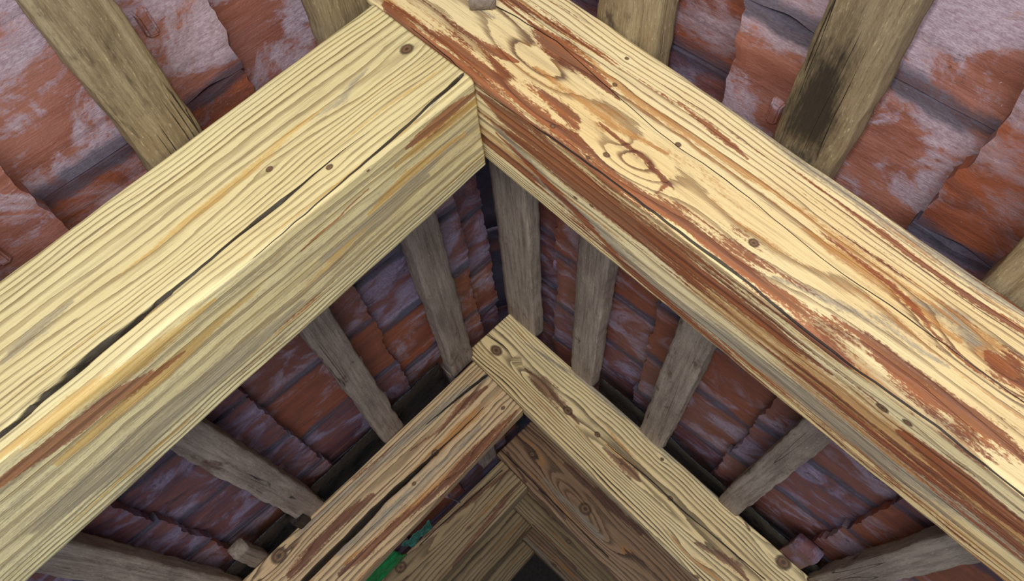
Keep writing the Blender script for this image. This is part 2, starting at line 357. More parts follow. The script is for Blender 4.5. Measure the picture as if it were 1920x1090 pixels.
def build_rafter(name, R, mat, feats, du=0.004, dc=0.003, round_r=0.012, udense=1.25, seed=1):
    h = float(np.polyval(R.vt, 0.4)); t = R.t
    pix = lambda L: [(*R.uc(x, y), w/(FPX/ (R.yf*1.12))) for x, y, w in L]
    # section profile in (v, w)
    prof = []
    def run(p, q, n):
        for i in range(n): k = i/n; prof.append((p[0]+(q[0]-p[0])*k, p[1]+(q[1]-p[1])*k))
    r = round_r; r2 = round_r*0.7
    def arc(cx, cy, r, a0, a1, n):
        for i in range(n): a = a0+(a1-a0)*i/n; prof.append((cx+r*math.cos(a), cy+r*math.sin(a)))
    run((0, t-r2), (0, r), int((t-2*r)/dc))
    arc(r, r, r, math.pi, 1.5*math.pi, 8)
    run((r, 0), (h-r2, 0), int((h-2*r)/dc))
    arc(h-r2, r2, r2, -0.5*math.pi, 0, 5)
    run((h, r2), (h, t-r2), 12)
    arc(h-r2, t-r2, r2, 0, 0.5*math.pi, 3)
    run((h-r2, t), (r2, t), 14)
    arc(r2, t-r2, r2, 0.5*math.pi, math.pi, 3)
    prof = np.array(prof); V, Wd = prof[:, 0], prof[:, 1]
    M = len(prof)
    a = V/h; b = Wd/t
    # start of each line
    us = np.full(M, R.us)
    if R.cut is not None:
        p0, n0 = R.cut
        for _ in range(4):
            P, _v = R.point(us[None, :], a[None, :], b[None, :])
            us = us-((P[0]-p0)@n0)/(R.D@n0)
    n1 = int((udense-R.us)/du); tt = list(np.linspace(0, 1, n1, endpoint=False))
    ud = R.us+(udense-R.us)*np.array(tt); ul = np.arange(udense, R.ue, 0.03)
    ug = np.concatenate([ud, ul, [R.ue]])
    frac = (ug-R.us)/(R.ue-R.us)
    fall = np.clip(1-(ug-R.us)/0.5, 0, 1)
    U = ug[:, None]+(us-R.us)[None, :]*fall[:, None]
    A = np.repeat(a[None, :], len(ug), 0); B = np.repeat(b[None, :], len(ug), 0)
    P, v = R.point(U, A, B)
    # unrolled coordinate
    seg = np.concatenate([[0], np.cumsum(np.hypot(np.diff(V), np.diff(Wd)))])
    iar = int((t-2*r)/dc)+4
    C = np.repeat((seg-seg[iar])[None, :], len(ug), 0)
    onfront = (Wd < r)
    # inward direction for cracks
    NV = np.zeros((M, 2)); NV[:, 0] = np.where(V < 1e-6, 1, 0); NV[:, 1] = np.where(Wd < 1e-6, 1, 0)
    for i in range(M):
        if NV[i].sum() == 0:
            q = np.array([h/2-V[i], t/2-Wd[i]]); NV[i] = q/np.linalg.norm(q)
    # fields
    F = {}
    for key in ('red', 'amber', 'gray'):
        f = np.full(U.shape, -1.0)
        for L in feats.get(key, []):
            q_ = [(a_, b_, c_*(1.45 if b_ > 0 else 2.1)) for a_, b_, c_ in pix(L)]; ends = (q_[0], q_[-1]); q_[0] = (*q_[0][:2], q_[0][2]*.35); q_[-1] = (*q_[-1][:2], q_[-1][2]*.35)
            f = np.maximum(f, np.where(C < 0, 1.15, 0.8)-seg_field(U, C+.008*vnoise2(U*7, C*6, seed+21)+.004*vnoise2(U*25, C*15, seed+22), q_)*0.9)
        f = np.maximum(f, np.where(C < 0, feats.get(key+'_under', -1.0), -1.0))
        F[key] = np.clip(f, -1.3, 1)
    Cw = C+0.020*vnoise2(U*2.2, C*3, seed)+0.010*vnoise2(U*6, C*12, seed+3)
    kf = np.full(U.shape, -1.0)
    for x, y, w in feats.get('knots', []):
        uk, ck = R.uc(x, y); rk = w/(FPX/(R.yf*1.12))
        d = np.hypot((U-uk)/1.25, C-ck)
        kf = np.maximum(kf, 1-d/rk)
        s = np.exp(-((U-uk)/(rk*5))**2)
        Cw = Cw-np.sign(C-ck)*s*rk*1.3*(np.exp(-np.abs(C-ck)/(rk*3.5)))*(1-np.exp(-(np.abs(C-ck)/(rk*0.6))**2))
    F['knot'] = np.clip(kf, -1, 1)
    cs = np.linspace(-1, 1.2, 1200)
    dens = np.interp(cs, [p[0] for p in feats['dens']], [p[1] for p in feats['dens']])
    ph = np.cumsum(dens)*(cs[1]-cs[0])
    ring = np.interp(Cw, cs, ph)
    for x, y, su, sc, amp in feats.get('hills', []):
        uk, ck = R.uc(x, y)
        ring = ring+amp*np.exp(-((U-uk)/su)**2-((C-ck)/sc)**2)
    F['ring'] = ring+50
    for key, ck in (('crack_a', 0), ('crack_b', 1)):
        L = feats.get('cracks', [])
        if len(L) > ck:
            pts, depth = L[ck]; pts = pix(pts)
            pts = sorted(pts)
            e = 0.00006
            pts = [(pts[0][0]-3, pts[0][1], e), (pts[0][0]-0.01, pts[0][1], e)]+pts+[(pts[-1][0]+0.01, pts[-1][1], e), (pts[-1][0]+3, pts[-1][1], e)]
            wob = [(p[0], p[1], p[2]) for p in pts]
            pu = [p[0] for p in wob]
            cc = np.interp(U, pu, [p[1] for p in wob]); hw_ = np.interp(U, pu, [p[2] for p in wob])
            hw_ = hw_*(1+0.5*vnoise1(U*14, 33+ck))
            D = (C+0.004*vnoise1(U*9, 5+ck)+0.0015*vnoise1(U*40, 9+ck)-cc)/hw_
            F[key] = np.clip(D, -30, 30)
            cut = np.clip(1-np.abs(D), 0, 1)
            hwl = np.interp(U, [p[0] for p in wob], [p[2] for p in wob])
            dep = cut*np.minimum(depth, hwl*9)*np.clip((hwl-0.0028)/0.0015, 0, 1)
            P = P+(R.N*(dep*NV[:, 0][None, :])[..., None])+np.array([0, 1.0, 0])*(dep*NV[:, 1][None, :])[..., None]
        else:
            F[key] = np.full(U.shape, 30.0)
    # gentle unevenness of the sawn faces
    wv = 0.004*vnoise2(U*5, C*9, seed+9)+0.0016*vnoise2(U*22, C*30, seed+11)
    P = P+(R.N*(wv*NV[:, 0][None, :])[..., None])+np.array([0, 1.0, 0])*(wv*NV[:, 1][None, :])[..., None]
    # waney edges
    n = len(ug)
    verts = P.reshape(-1, 3)
    org = R.O+np.array([0, R.yf, 0])
    Bm = np.array([R.D, np.cross(R.N, R.D), R.N])
    loc = (verts-org) @ Bm.T * S
    faces = []
    idx = np.arange(n*M).reshape(n, M)
    i0 = idx[:-1, :]; i1 = idx[1:, :]
    q = np.stack([i0, np.roll(i0, -1, 1), np.roll(i1, -1, 1), i1], -1).reshape(-1, 4)
    me = bpy.data.meshes.new(name)
    me.from_pydata(loc.tolist(), [], q.tolist()+[list(idx[0])[::-1], list(idx[-1])])
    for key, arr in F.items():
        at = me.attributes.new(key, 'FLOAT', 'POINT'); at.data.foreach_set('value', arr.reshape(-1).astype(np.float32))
    me.materials.append(mat)
    me.polygons.foreach_set('use_smooth', [True]*(len(q))+[False, False])
    me.update()
    import bmesh
    bm = bmesh.new(); bm.from_mesh(me); bmesh.ops.recalc_face_normals(bm, faces=bm.faces); bm.to_mesh(me); bm.free()
    o = bpy.data.objects.new(name, me); COL.objects.link(o)
    w = W(org)
    o.matrix_world = Matrix(((Bm[0][0], Bm[1][0], Bm[2][0], w[0]), (Bm[0][1], Bm[1][1], Bm[2][1], w[1]),
                             (Bm[0][2], Bm[1][2], Bm[2][2], w[2]), (0, 0, 0, 1)))
    return o

def inner_plane(R, gap=0.0015):
    return (R.O-R.N*gap, R.N.copy())

Y1, Y1b, Y2, Y2b, Y3, Y3b, Y4, Y4b, Y5, Y5b = 1.134, 1.415, 3.138, 3.235, 5.0, 5.16, 6.9, 7.05, 8.7, 8.86
# ---- first pair
R1 = Rafter(1, Y1, Y1b, [(-.303, 1.187), (.026, .851), (.233, .646), (.335, .539), (.655, .211)],
            [(.083, 1.181), (.222, 1.038), (.375, .867), (.539, .701), (.612, .623), (.739, .5)],
            [(-.108, 1.003), (.128, .762), (.271, .618), (.445, .433), (.735, .13)], -0.36, 2.6)
L1 = Rafter(-1, Y1, Y1b, [(-.118, .990), (-.345, .773), (-.584, .530)],
            [(-.912, .607), (-.698, .829), (-.544, .982), (-.316, 1.198)],
            [(-.108, .999), (-.305, .798), (-.474, .619), (-.636, .448), (-.913, .163)], 0.0, 2.6, inner_plane(R1))
fR1 = dict(gray_under=-.7, amber_under=-.9,
    dens=[(-1, 60), (-.29, 110), (-.235, 100), (-.215, 36), (-.12, 32), (-.05, 44), (0, 34), (.05, 18), (.11, 16), (.15, 50), (.20, 95), (.4, 100), (1.2, 60)],
    hills=[(1180, 300, .075, .035, 2.6), (1160, 265, .03, .018, -1.4), (1000, 120, .10, .03, 1.8), (1420, 430, .16, .04, .9), (1860, 690, .12, .03, 2.5),
           (1680, 700, .2, .03, -1.6), (1300, 640, .3, .02, 1.6), (1000, 200, .1, .02, 1.2), (1600, 860, .3, .02, 1.8)],
    knots=[(1412, 457, 8), (1034, 238, 4.5), (1135, 292, 5.5), (1100, 297, 4), (1172, 112, 4), (1150, 161, 4.5), (1270, 272, 5),
           (1655, 765, 9), (1702, 793, 7), (1075, 373, 4.5), (1105, 388, 4.5), (780, 150, 3)],
    red=[[(720, 8, 20), (775, 70, 24), (830, 80, 24), (880, 118, 20), (945, 165, 18), (1020, 222, 13), (1090, 295, 9), (1150, 348, 7), (1225, 372, 5)],
         [(985, 45, 16), (1050, 95, 20), (1120, 155, 14), (1160, 190, 5)],
         [(865, 62, 8), (920, 100, 13), (968, 120, 7)],
         [(745, 30, 12), (880, 140, 10), (960, 205, 9), (1060, 300, 8), (1180, 400, 6)],
         [(1230, 320, 9), (1246, 350, 7), (1215, 375, 5)],
         [(1560, 590, 5), (1640, 650, 14), (1740, 735, 22), (1850, 815, 30), (1930, 870, 30)],
         [(1850, 655, 5), (1888, 690, 20), (1930, 730, 30)],
         [(900, 180, 12), (955, 232, 20), (1040, 305, 24), (1110, 368, 25), (1190, 425, 24), (1280, 495, 24), (1390, 575, 16), (1460, 625, 13), (1560, 700, 9)],
         [(925, 250, 6), (1060, 385, 8), (1180, 510, 7), (1330, 640, 7), (1500, 790, 6)],
         [(1690, 815, 18), (1780, 885, 20), (1930, 1000, 20)],
         [(1260, 190, 8), (1330, 240, 10), (1400, 300, 8)], [(1120, 230, 5), (1200, 290, 6), (1260, 360, 6)]],
    amber=[[(1200, 430, 12), (1310, 530, 24), (1400, 600, 24), (1480, 660, 24), (1560, 725, 26), (1680, 825, 24), (1800, 920, 20), (1930, 1020, 20)],
           [(1000, 130, 10), (1150, 235, 8), (1250, 290, 7)], [(1060, 80, 8), (1200, 200, 8), (1400, 330, 8), (1600, 470, 7), (1800, 610, 8)],
           [(1500, 430, 12), (1640, 520, 14), (1800, 640, 12)]],
    gray=[[(920, 230, 10), (1000, 330, 18), (1100, 420, 16), (1250, 560, 15), (1400, 670, 17), (1600, 820, 20), (1760, 930, 22), (1930, 1050, 24)],
          [(1090, 10, 6), (1240, 105, 10), (1400, 225, 9), (1500, 305, 12), (1640, 400, 14), (1750, 470, 16), (1850, 540, 16), (1930, 590, 16)],
          [(1700, 560, 10), (1790, 600, 20), (1850, 660, 10)], [(890, 20, 14), (920, 40, 10)], [(1450, 520, 10), (1640, 600, 14), (1780, 690, 10)]],
    cracks=[([(770, 55, .8), (840, 110, 1.2), (905, 170, 1.4), (1035, 259, 1.8), (1160, 350, 2), (1280, 440, 2.2), (1415, 545, 2.6), (1600, 690, 2.2), (1760, 805, 1.8), (1930, 938, 1.6)], 0.02),
            ([(930, 18, 1.4), (960, 33, 1.2), (1040, 80, .8), (1120, 150, .9), (1230, 245, .9), (1290, 290, .7), (1400, 370, .9), (1560, 500, .9), (1700, 595, 1.0), (1800, 665, 1.0), (1930, 760, .8)], 0.01)])
fL1 = dict(gray_under=.0, amber_under=-.75, 
    dens=[(-1, 60), (-.29, 80), (-.22, 84), (-.2, 30), (-.14, 26), (-.07, 38), (-.02, 55), (.03, 75), (.1, 84), (.14, 70), (.18, 38), (.22, 46), (.25, 90), (.4, 95), (1.2, 60)],
    hills=[(700, 170, .12, .02, 1.2), (300, 500, .2, .03, 1.4), (560, 640, .2, .02, 1.2)],
    knots=[(765, 93, 12), (620, 315, 6), (507, 319, 6), (250, 883, 6), (690, 318, 3)],
    red=[[(893, 170, 8), (850, 200, 9), (800, 240, 9), (760, 275, 6)], [(690, 350, 4), (560, 470, 6)],
         [(-10, 905, 10), (100, 822, 9), (220, 738, 9), (340, 655, 6)]],
    amber=[[(615, 200, 4), (530, 265, 8), (430, 350, 9), (340, 430, 6), (200, 540, 4)], [(-10, 868, 14), (120, 770, 12), (260, 668, 10), (400, 560, 6)],
           [(895, 185, 12), (820, 240, 12), (740, 310, 8)], [(870, 250, 10), (760, 330, 8), (690, 400, 9)], [(500, 520, 8), (300, 690, 10), (100, 860, 10)]],
    gray=[[(800, 330, 12), (700, 410, 14), (600, 480, 16)], [(900, 225, 8), (780, 330, 10), (620, 480, 14)], [(560, 560, 10), (430, 670, 16), (300, 775, 18), (200, 860, 20), (60, 975, 22)],
          [(140, 570, 8), (80, 620, 16), (10, 680, 14)], [(690, 130, 6), (640, 190, 8), (560, 240, 6)], [(850, 160, 5), (780, 230, 5)]],
    cracks=[([(867, 143, 4), (820, 186, 3.2), (740, 258, 2.4), (640, 345, 1.6), (560, 412, 1.0), (480, 480, .6)], 0.05),
            ([(690, 250, .5), (640, 287, 1.2), (570, 345, 2.0), (525, 385, 4.0), (430, 462, 3.0), (345, 532, 4), (270, 595, 6.5), (200, 652, 7.5), (100, 735, 7), (0, 822, 4), (-60, 870, 3)], 0.06)])
rafter_R1 = build_rafter('rafter', R1, M_R1, fR1, seed=1)
tag(rafter_R1, 'large pine rafter with red-brown streaks, nearest on the right slope', 'rafter')
rafter_L1 = build_rafter('rafter', L1, M_L1, fL1, seed=2, round_r=0.016)
tag(rafter_L1, 'large pale yellow-green rafter with a long black crack, nearest on the left slope', 'rafter')

# ---- second pair
R2 = Rafter(1, Y2, Y2b, [(-.305, 1.205), (-.103, .985), (.115, .755), (.343, .515), (.533, .31)],
            [(-.153, 1.424), (.129, 1.149), (.711, .548), (.966, .291)],
            [(-.106, .997), (.073, .813), (.359, .518), (.526, .326)], -0.335, 2.6)
L2 = Rafter(-1, Y2, Y2b, [(-.103, .975), (-.303, .770), (-.723, .335)],
            [(-.315, 1.204), (-.501, 1.005), (-.893, .625), (-1.125, .403)],
            [(-.106, .985), (-.303, .780), (-.723, .345)], 0.0, 2.6, inner_plane(R2))
fR2 = dict(
    dens=[(-1, 50), (-.08, 50), (0, 60), (.06, 64), (.10, 30), (.15, 22), (.18, 40), (.22, 70), (.3, 80), (1.2, 60)],
    hills=[(1000, 720, .13, .03, 2.2), (1120, 840, .25, .035, 2.5), (1250, 960, .3, .03, 2.2), (1290, 1040, .1, .02, 1.5)],
    knots=[(932, 656, 8.5), (1065, 770, 6.5), (1120, 815, 4), (1255, 937, 3.5), (1240, 863, 2.5), (1463, 1062, 9), (1164, 871, 1.5)],
    red=[[(985, 690, 4), (1012, 715, 9), (1050, 755, 9), (1085, 795, 5)], [(1130, 840, 3), (1185, 890, 7), (1200, 905, 3)], [(1300, 1020, 6), (1375, 1065, 9), (1400, 1090, 6)],
         [(1190, 980, 3), (1215, 1000, 5), (1260, 1050, 4), (1305, 1085, 7)], [(1380, 960, 5), (1400, 1000, 6)]],
    amber=[], gray=[[(970, 775, 4), (1080, 880, 5), (1200, 1000, 6), (1300, 1095, 7)], [(985, 640, 5), (1100, 715, 5), (1250, 850, 6), (1400, 990, 6)]],
    cracks=[([(1140, 835, .5), (1200, 885, .8), (1290, 970, .8), (1390, 1055, .8), (1430, 1090, .7)], 0.01),
            ([(912, 625, .5), (925, 633, .8), (945, 645, .8), (955, 655, .4)], 0.01)])
fL2 = dict(
    dens=[(-1, 40), (0, 40), (.03, 50), (.09, 46), (.14, 14), (.19, 18), (.21, 55), (.3, 74), (1.2, 60)],
    hills=[(800, 830, .3, .022, 1.6), (620, 1010, .3, .022, 1.6), (880, 870, .3, .02, 1.2)],
    knots=[(816, 850, 5), (943, 765, 3), (777, 908, 3), (528, 1048, 10)],
    red=[[(968, 770, 6), (930, 815, 9), (880, 860, 7), (840, 905, 7), (790, 950, 6), (740, 985, 6), (700, 1030, 8), (640, 1080, 8)],
         [(910, 725, 7), (870, 755, 8), (830, 800, 7), (770, 845, 5)], [(700, 930, 8), (660, 965, 9), (600, 1020, 10), (545, 1080, 12)]],
    amber=[[(975, 765, 4), (900, 835, 5), (780, 945, 6), (650, 1060, 8)]], gray=[[(930, 690, 6), (850, 745, 8), (700, 880, 7), (560, 1010, 8)], [(900, 800, 8), (780, 915, 10), (640, 1040, 12)]],
    cracks=[([(905, 765, .6), (860, 810, .8), (816, 851, 1.6), (775, 890, 2.8), (731, 932, 4), (700, 962, 4.6), (660, 1005, 4.6), (610, 1055, 4.5), (560, 1105, 4)], 0.05),
            ([(910, 703, 1.8), (870, 735, 1.8), (800, 795, .8)], 0.02)])
rafter_R2 = build_rafter('rafter', R2, M_R2, fR2, du=.0055, dc=.0035, udense=1.5, round_r=.007, seed=5)
tag(rafter_R2, 'pine rafter with boldly ridged grain and square-cut top end, second on the right', 'rafter')
rafter_L2 = build_rafter('rafter', L2, M_L2, fL2, du=.0055, dc=.0035, udense=1.6, round_r=.007, seed=6)
tag(rafter_L2, 'brown-stained pine rafter with an orange band along its lower edge, second on the left slope', 'rafter')

# ---- pairs further back
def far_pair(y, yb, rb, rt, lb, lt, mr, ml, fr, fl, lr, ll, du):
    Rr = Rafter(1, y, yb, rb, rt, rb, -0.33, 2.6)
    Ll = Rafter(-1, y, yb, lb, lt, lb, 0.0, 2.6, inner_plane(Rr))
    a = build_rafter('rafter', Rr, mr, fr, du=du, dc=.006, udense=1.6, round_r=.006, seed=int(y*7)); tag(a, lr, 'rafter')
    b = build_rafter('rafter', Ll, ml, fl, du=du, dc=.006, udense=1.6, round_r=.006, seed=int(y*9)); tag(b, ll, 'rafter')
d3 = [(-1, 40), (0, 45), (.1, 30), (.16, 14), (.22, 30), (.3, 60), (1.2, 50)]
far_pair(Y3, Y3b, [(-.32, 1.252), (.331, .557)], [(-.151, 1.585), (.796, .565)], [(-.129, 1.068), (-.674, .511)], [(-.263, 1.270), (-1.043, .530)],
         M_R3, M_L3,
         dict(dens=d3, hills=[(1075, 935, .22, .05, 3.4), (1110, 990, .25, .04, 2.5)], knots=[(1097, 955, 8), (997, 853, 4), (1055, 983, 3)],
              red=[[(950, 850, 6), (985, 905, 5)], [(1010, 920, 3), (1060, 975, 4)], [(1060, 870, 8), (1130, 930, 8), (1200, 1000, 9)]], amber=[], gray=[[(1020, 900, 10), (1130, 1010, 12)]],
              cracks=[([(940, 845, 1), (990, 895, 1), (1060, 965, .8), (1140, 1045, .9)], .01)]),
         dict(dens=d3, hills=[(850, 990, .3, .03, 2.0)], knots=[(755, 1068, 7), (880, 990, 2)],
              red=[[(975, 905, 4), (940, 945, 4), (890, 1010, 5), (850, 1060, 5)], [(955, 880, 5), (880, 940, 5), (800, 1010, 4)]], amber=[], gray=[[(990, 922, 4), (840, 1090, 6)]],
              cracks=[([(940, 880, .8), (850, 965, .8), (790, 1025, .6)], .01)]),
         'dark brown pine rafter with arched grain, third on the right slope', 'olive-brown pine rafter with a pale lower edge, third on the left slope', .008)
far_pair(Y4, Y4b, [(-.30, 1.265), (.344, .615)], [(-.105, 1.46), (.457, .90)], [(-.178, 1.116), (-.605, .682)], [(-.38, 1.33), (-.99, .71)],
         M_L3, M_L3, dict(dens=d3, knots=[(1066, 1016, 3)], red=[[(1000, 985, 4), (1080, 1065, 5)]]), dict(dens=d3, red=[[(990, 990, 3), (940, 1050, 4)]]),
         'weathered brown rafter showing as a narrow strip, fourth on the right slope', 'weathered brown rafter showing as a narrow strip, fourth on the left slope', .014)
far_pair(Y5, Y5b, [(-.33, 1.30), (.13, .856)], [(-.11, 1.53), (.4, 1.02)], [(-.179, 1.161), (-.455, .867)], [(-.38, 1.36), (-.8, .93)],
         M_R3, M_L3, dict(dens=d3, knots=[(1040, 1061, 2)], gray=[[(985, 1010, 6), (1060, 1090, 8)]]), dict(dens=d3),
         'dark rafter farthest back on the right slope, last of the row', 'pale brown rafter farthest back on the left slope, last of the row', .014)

# ------------------------------------------------------------------ roof planes
OFF = {-1: 0.300, 1: 0.263}
BT = 0.062
def roofP(side, s, y, off):
    D = np.array([side*math.cos(TH), 0, -math.sin(TH)]); N = np.array([side*math.sin(TH), 0, math.cos(TH)])
    return np.array([X0, 0, 1.0])+D*s+N*off+np.array([0, y, 0])

def frame_obj(name, verts, faces, mat, org, ax, ay, az, smooth=True, parent=None):
    """verts given in survey units in the local frame"""
    me = bpy.data.meshes.new(name)
    me.from_pydata([tuple(float(c)*S for c in v) for v in verts], [], faces)
    me.materials.append(mat)
    if smooth: me.polygons.foreach_set('use_smooth', [True]*len(me.polygons))
    me.update()
    o = bpy.data.objects.new(name, me); COL.objects.link(o)
    w = W(org)
    o.matrix_world = Matrix(((ax[0], ay[0], az[0], w[0]), (ax[1], ay[1], az[1], w[1]), (ax[2], ay[2], az[2], w[2]), (0, 0, 0, 1)))
    return o

def tube_box(lx, wy, hz, n, m, wob, rad, seed, taper=0.0, step=None):
    """rounded bar along x with uneven faces; section centred on y, z from 0 to hz"""
    prof = []
    def run(p, q, k):
        for i in range(k): f = i/k; prof.append((p[0]+(q[0]-p[0])*f, p[1]+(q[1]-p[1])*f))
    w = wy/2; r = rad
    run((-w+r, 0), (w-r, 0), m); run((w-r*.3, r*.3), (w, r), 2); run((w, r), (w, hz-r), max(3, m//2)); run((w, hz-r), (w-r, hz), 1)
    run((w-r, hz), (-w+r, hz), m); run((-w+r, hz), (-w, hz-r), 1); run((-w, hz-r), (-w, r), max(3, m//2)); run((-w, r), (-w+r*.3, r*.3), 2)
    prof = np.array(prof); M = len(prof)
    xs = np.linspace(0, lx, n)
    Xg = np.repeat(xs[:, None], M, 1); Yg = np.repeat(prof[None, :, 0], n, 0); Zg = np.repeat(prof[None, :, 1], n, 0)
    side = 0.5*wob*vnoise1(xs*7, seed)[:, None]+0.4*wob*vnoise1(xs*31, seed+2)[:, None]
    sideb = 0.5*wob*vnoise1(xs*7, seed+7)[:, None]+0.4*wob*vnoise1(xs*29, seed+8)[:, None]
    Yg = Yg*(1+taper*(Xg/lx-.5))+np.where(Yg > 0, side, sideb)*2
    Zg = Zg+0.35*wob*vnoise2(Xg*18, Yg*60, seed+4)
    v = np.stack([Xg, Yg, Zg], -1).reshape(-1, 3)
    idx = np.arange(n*M).reshape(n, M)
    i0, i1 = idx[:-1], idx[1:]
    q = np.stack([i0, i1, np.roll(i1, -1, 1), np.roll(i0, -1, 1)], -1).reshape(-1, 4).tolist()
    q += [list(map(int, idx[0])), list(map(int, idx[-1]))[::-1]]
    return v, q

def batten(side, s0, s1, y0, y1, mat, label, seed, ds=0.0, off=None, th=BT, name='roof_batten', end_s=None):
    N = np.array([side*math.sin(TH), 0, math.cos(TH)]); D = np.array([side*math.cos(TH), 0, -math.sin(TH)])
    off = OFF[side] if off is None else off
    A = roofP(side, (s0+s1)/2, y0, off); B = roofP(side, (s0+s1)/2+ds, y1, off)
    ax = (B-A); L = np.linalg.norm(ax); ax /= L
    az = N; ay = np.cross(az, ax)
    v, q = tube_box(L, s1-s0, th, max(8, int(L/.02)), 10, 0.006, 0.006, seed)
    v[:, 2] += 0.0005
    o = frame_obj(name, v, q, mat, A, ax, ay, az)
    return tag(o, label, 'batten', 'roof battens across the rafters')

YE = 9.2
mid = (Y1+Y1b)/2; mid2 = (Y2+Y2b)/2
# left slope: (s0, s1) front bay, (s0, s1, ds) middle bay
LB = [((.0, .112), (-.030, .092, 0)), ((.418, .532), (.392, .494, -.006)), ((.862, .965), (.846, .955, -.03)), ((1.27, 1.38), (1.262, 1.365, -.03)), ((1.70, 1.80), (1.69, 1.80, 0))]
RB = [((-.32, -.20), (-.340, -.176, 0)), ((.062, .205), (.046, .165, -.01)), ((.478, .596), (.428, .545, -.008)), ((.884, .98), (.848, .940, -.03)), ((1.30, 1.41), (1.262, 1.355, -.03)), ((1.70, 1.80), (1.70, 1.80, 0))]
rows = ['first', 'second', 'third', 'fourth', 'fifth', 'sixth']
sd = 10
for side, BB, word in ((-1, LB, 'left'), (1, RB, 'right')):
    for i, (f, m) in enumerate(BB):
        ordn = rows[i]
        look = 'olive-grey hairy batten'
        if side == 1 and i == 2: look = 'black-stained olive batten'
        sd += 3
        if not (side == 1 and i == 0) and i < 4:
            batten(side, f[0], f[1], -1.2, mid-.004, M_BATS if (side == 1 and i == 2) else M_BATF, '%s in front of the nearest rafters, %s on the %s slope' % (look, ordn, word), sd)
        batten(side, m[0], m[1], mid+.004, mid2-.002, M_BAT, 'grey batten between first and second rafters, %s down the %s slope' % (ordn, word), sd+1, ds=m[2])
        if side == -1 and i in (0, 2): batten(side, m[0]+m[2], m[1]+m[2], mid2+.002, 4.95, M_BAT, 'dark batten behind the second rafters, %s down the %s slope' % (ordn, word), sd+2, off=OFF[side]+.03)

# ------------------------------------------------------------------ clay tiles
TW, TL, TT, PITCH_T = 0.394, 0.80, 0.030, 0.40
def tile_mesh(seed, mat):
    """plain flat clay tile: head at x=0 with a hanging lip, rounded tail at x=TL, underside facing -z"""
    nx, ny = 34, 26
    xs = np.concatenate([np.linspace(0, .14, 12), np.linspace(.16, TL, nx-12)]); ys = np.linspace(-.5, .5, ny)
    X, Y = np.meshgrid(xs, ys, indexing='ij')
    wl = TW*(1+0.0*X)
    fl = 0.5*TW*np.ones_like(X)
    # slightly flared head corners and a rounded tail
    fl = fl-0.010*np.exp(-((X-.075)/.035)**2)+0.003*vnoise1(X*16, seed)
    Yr = Y*2*fl
    head = 0.009*vnoise1(ys*11, seed+4)+0.006*vnoise1(ys*31, seed+5)+0.012*vnoise1(ys*3, seed+6)
    Xr = X+head[None, :]*np.exp(-X/.05)
    tail = 0.20*(1-np.sqrt(np.clip(1-(Y*1.9)**2*.55, 0, 1)))
    Xr = Xr-tail*np.clip((X-.5)/.3, 0, 1)
    low = 0.0022*vnoise2(Xr*6, Yr*9, seed)+0.0008*vnoise2(Xr*40, Yr*60, seed+1)
    # hanging lip (nib) along part of the head, shallow finger grooves
    lip = 0.005*np.clip(1-np.abs(Y/.45)**6, 0, 1)*np.exp(-((X-.02)/.02)**2)
    low = low-lip-0.004*np.exp(-((np.abs(Y)-.485)/.02)**2)
    groove = 0.0022*np.exp(-((Y-.31)/.02)**2)+0.0022*np.exp(-((Y+.33)/.018)**2)
    low = low+groove
    bot = np.stack([Xr, Yr, low], -1).reshape(-1, 3)
    top = np.stack([Xr, Yr, TT+0.002*vnoise2(Xr*9, Yr*14, seed+2)], -1).reshape(-1, 3)
    n = len(xs)*ny; idx = np.arange(n).reshape(len(xs), ny)
    f = []
    for i in range(len(xs)-1):
        for j in range(ny-1):
            a, b, c, d = idx[i, j], idx[i, j+1], idx[i+1, j+1], idx[i+1, j]
            f.append((a, b, c, d)); f.append((a+n, d+n, c+n, b+n))
    rim = list(idx[0, :])+list(idx[1:, -1])+list(idx[-1, ::-1][1:])+list(idx[::-1, 0][1:-1])
    for a, b in zip(rim, rim[1:]+rim[:1]): f.append((b, a, a+n, b+n))
    me = bpy.data.meshes.new('roof_tile')
    me.from_pydata([tuple(float(c)*S for c in v) for v in np.concatenate([bot, top])], [], [tuple(int(k) for k in q) for q in f])
    me.materials.append(mat); me.update()
    import bmesh
    bm = bmesh.new(); bm.from_mesh(me); bmesh.ops.recalc_face_normals(bm, faces=bm.faces); bm.to_mesh(me); bm.free()
    return me
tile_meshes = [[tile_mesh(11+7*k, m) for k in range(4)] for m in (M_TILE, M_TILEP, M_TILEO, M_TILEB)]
random.seed(4)
def num(n):
    return ['first', 'second', 'third', 'fourth', 'fifth', 'sixth', 'seventh', 'eighth', 'ninth', 'tenth', 'eleventh', 'twelfth', 'thirteenth', 'fourteenth', 'fifteenth', 'sixteenth', 'seventeenth', 'eighteenth'][n]
TONE = ['red', 'purplish', 'orange-red', 'lit-toned dusted red']
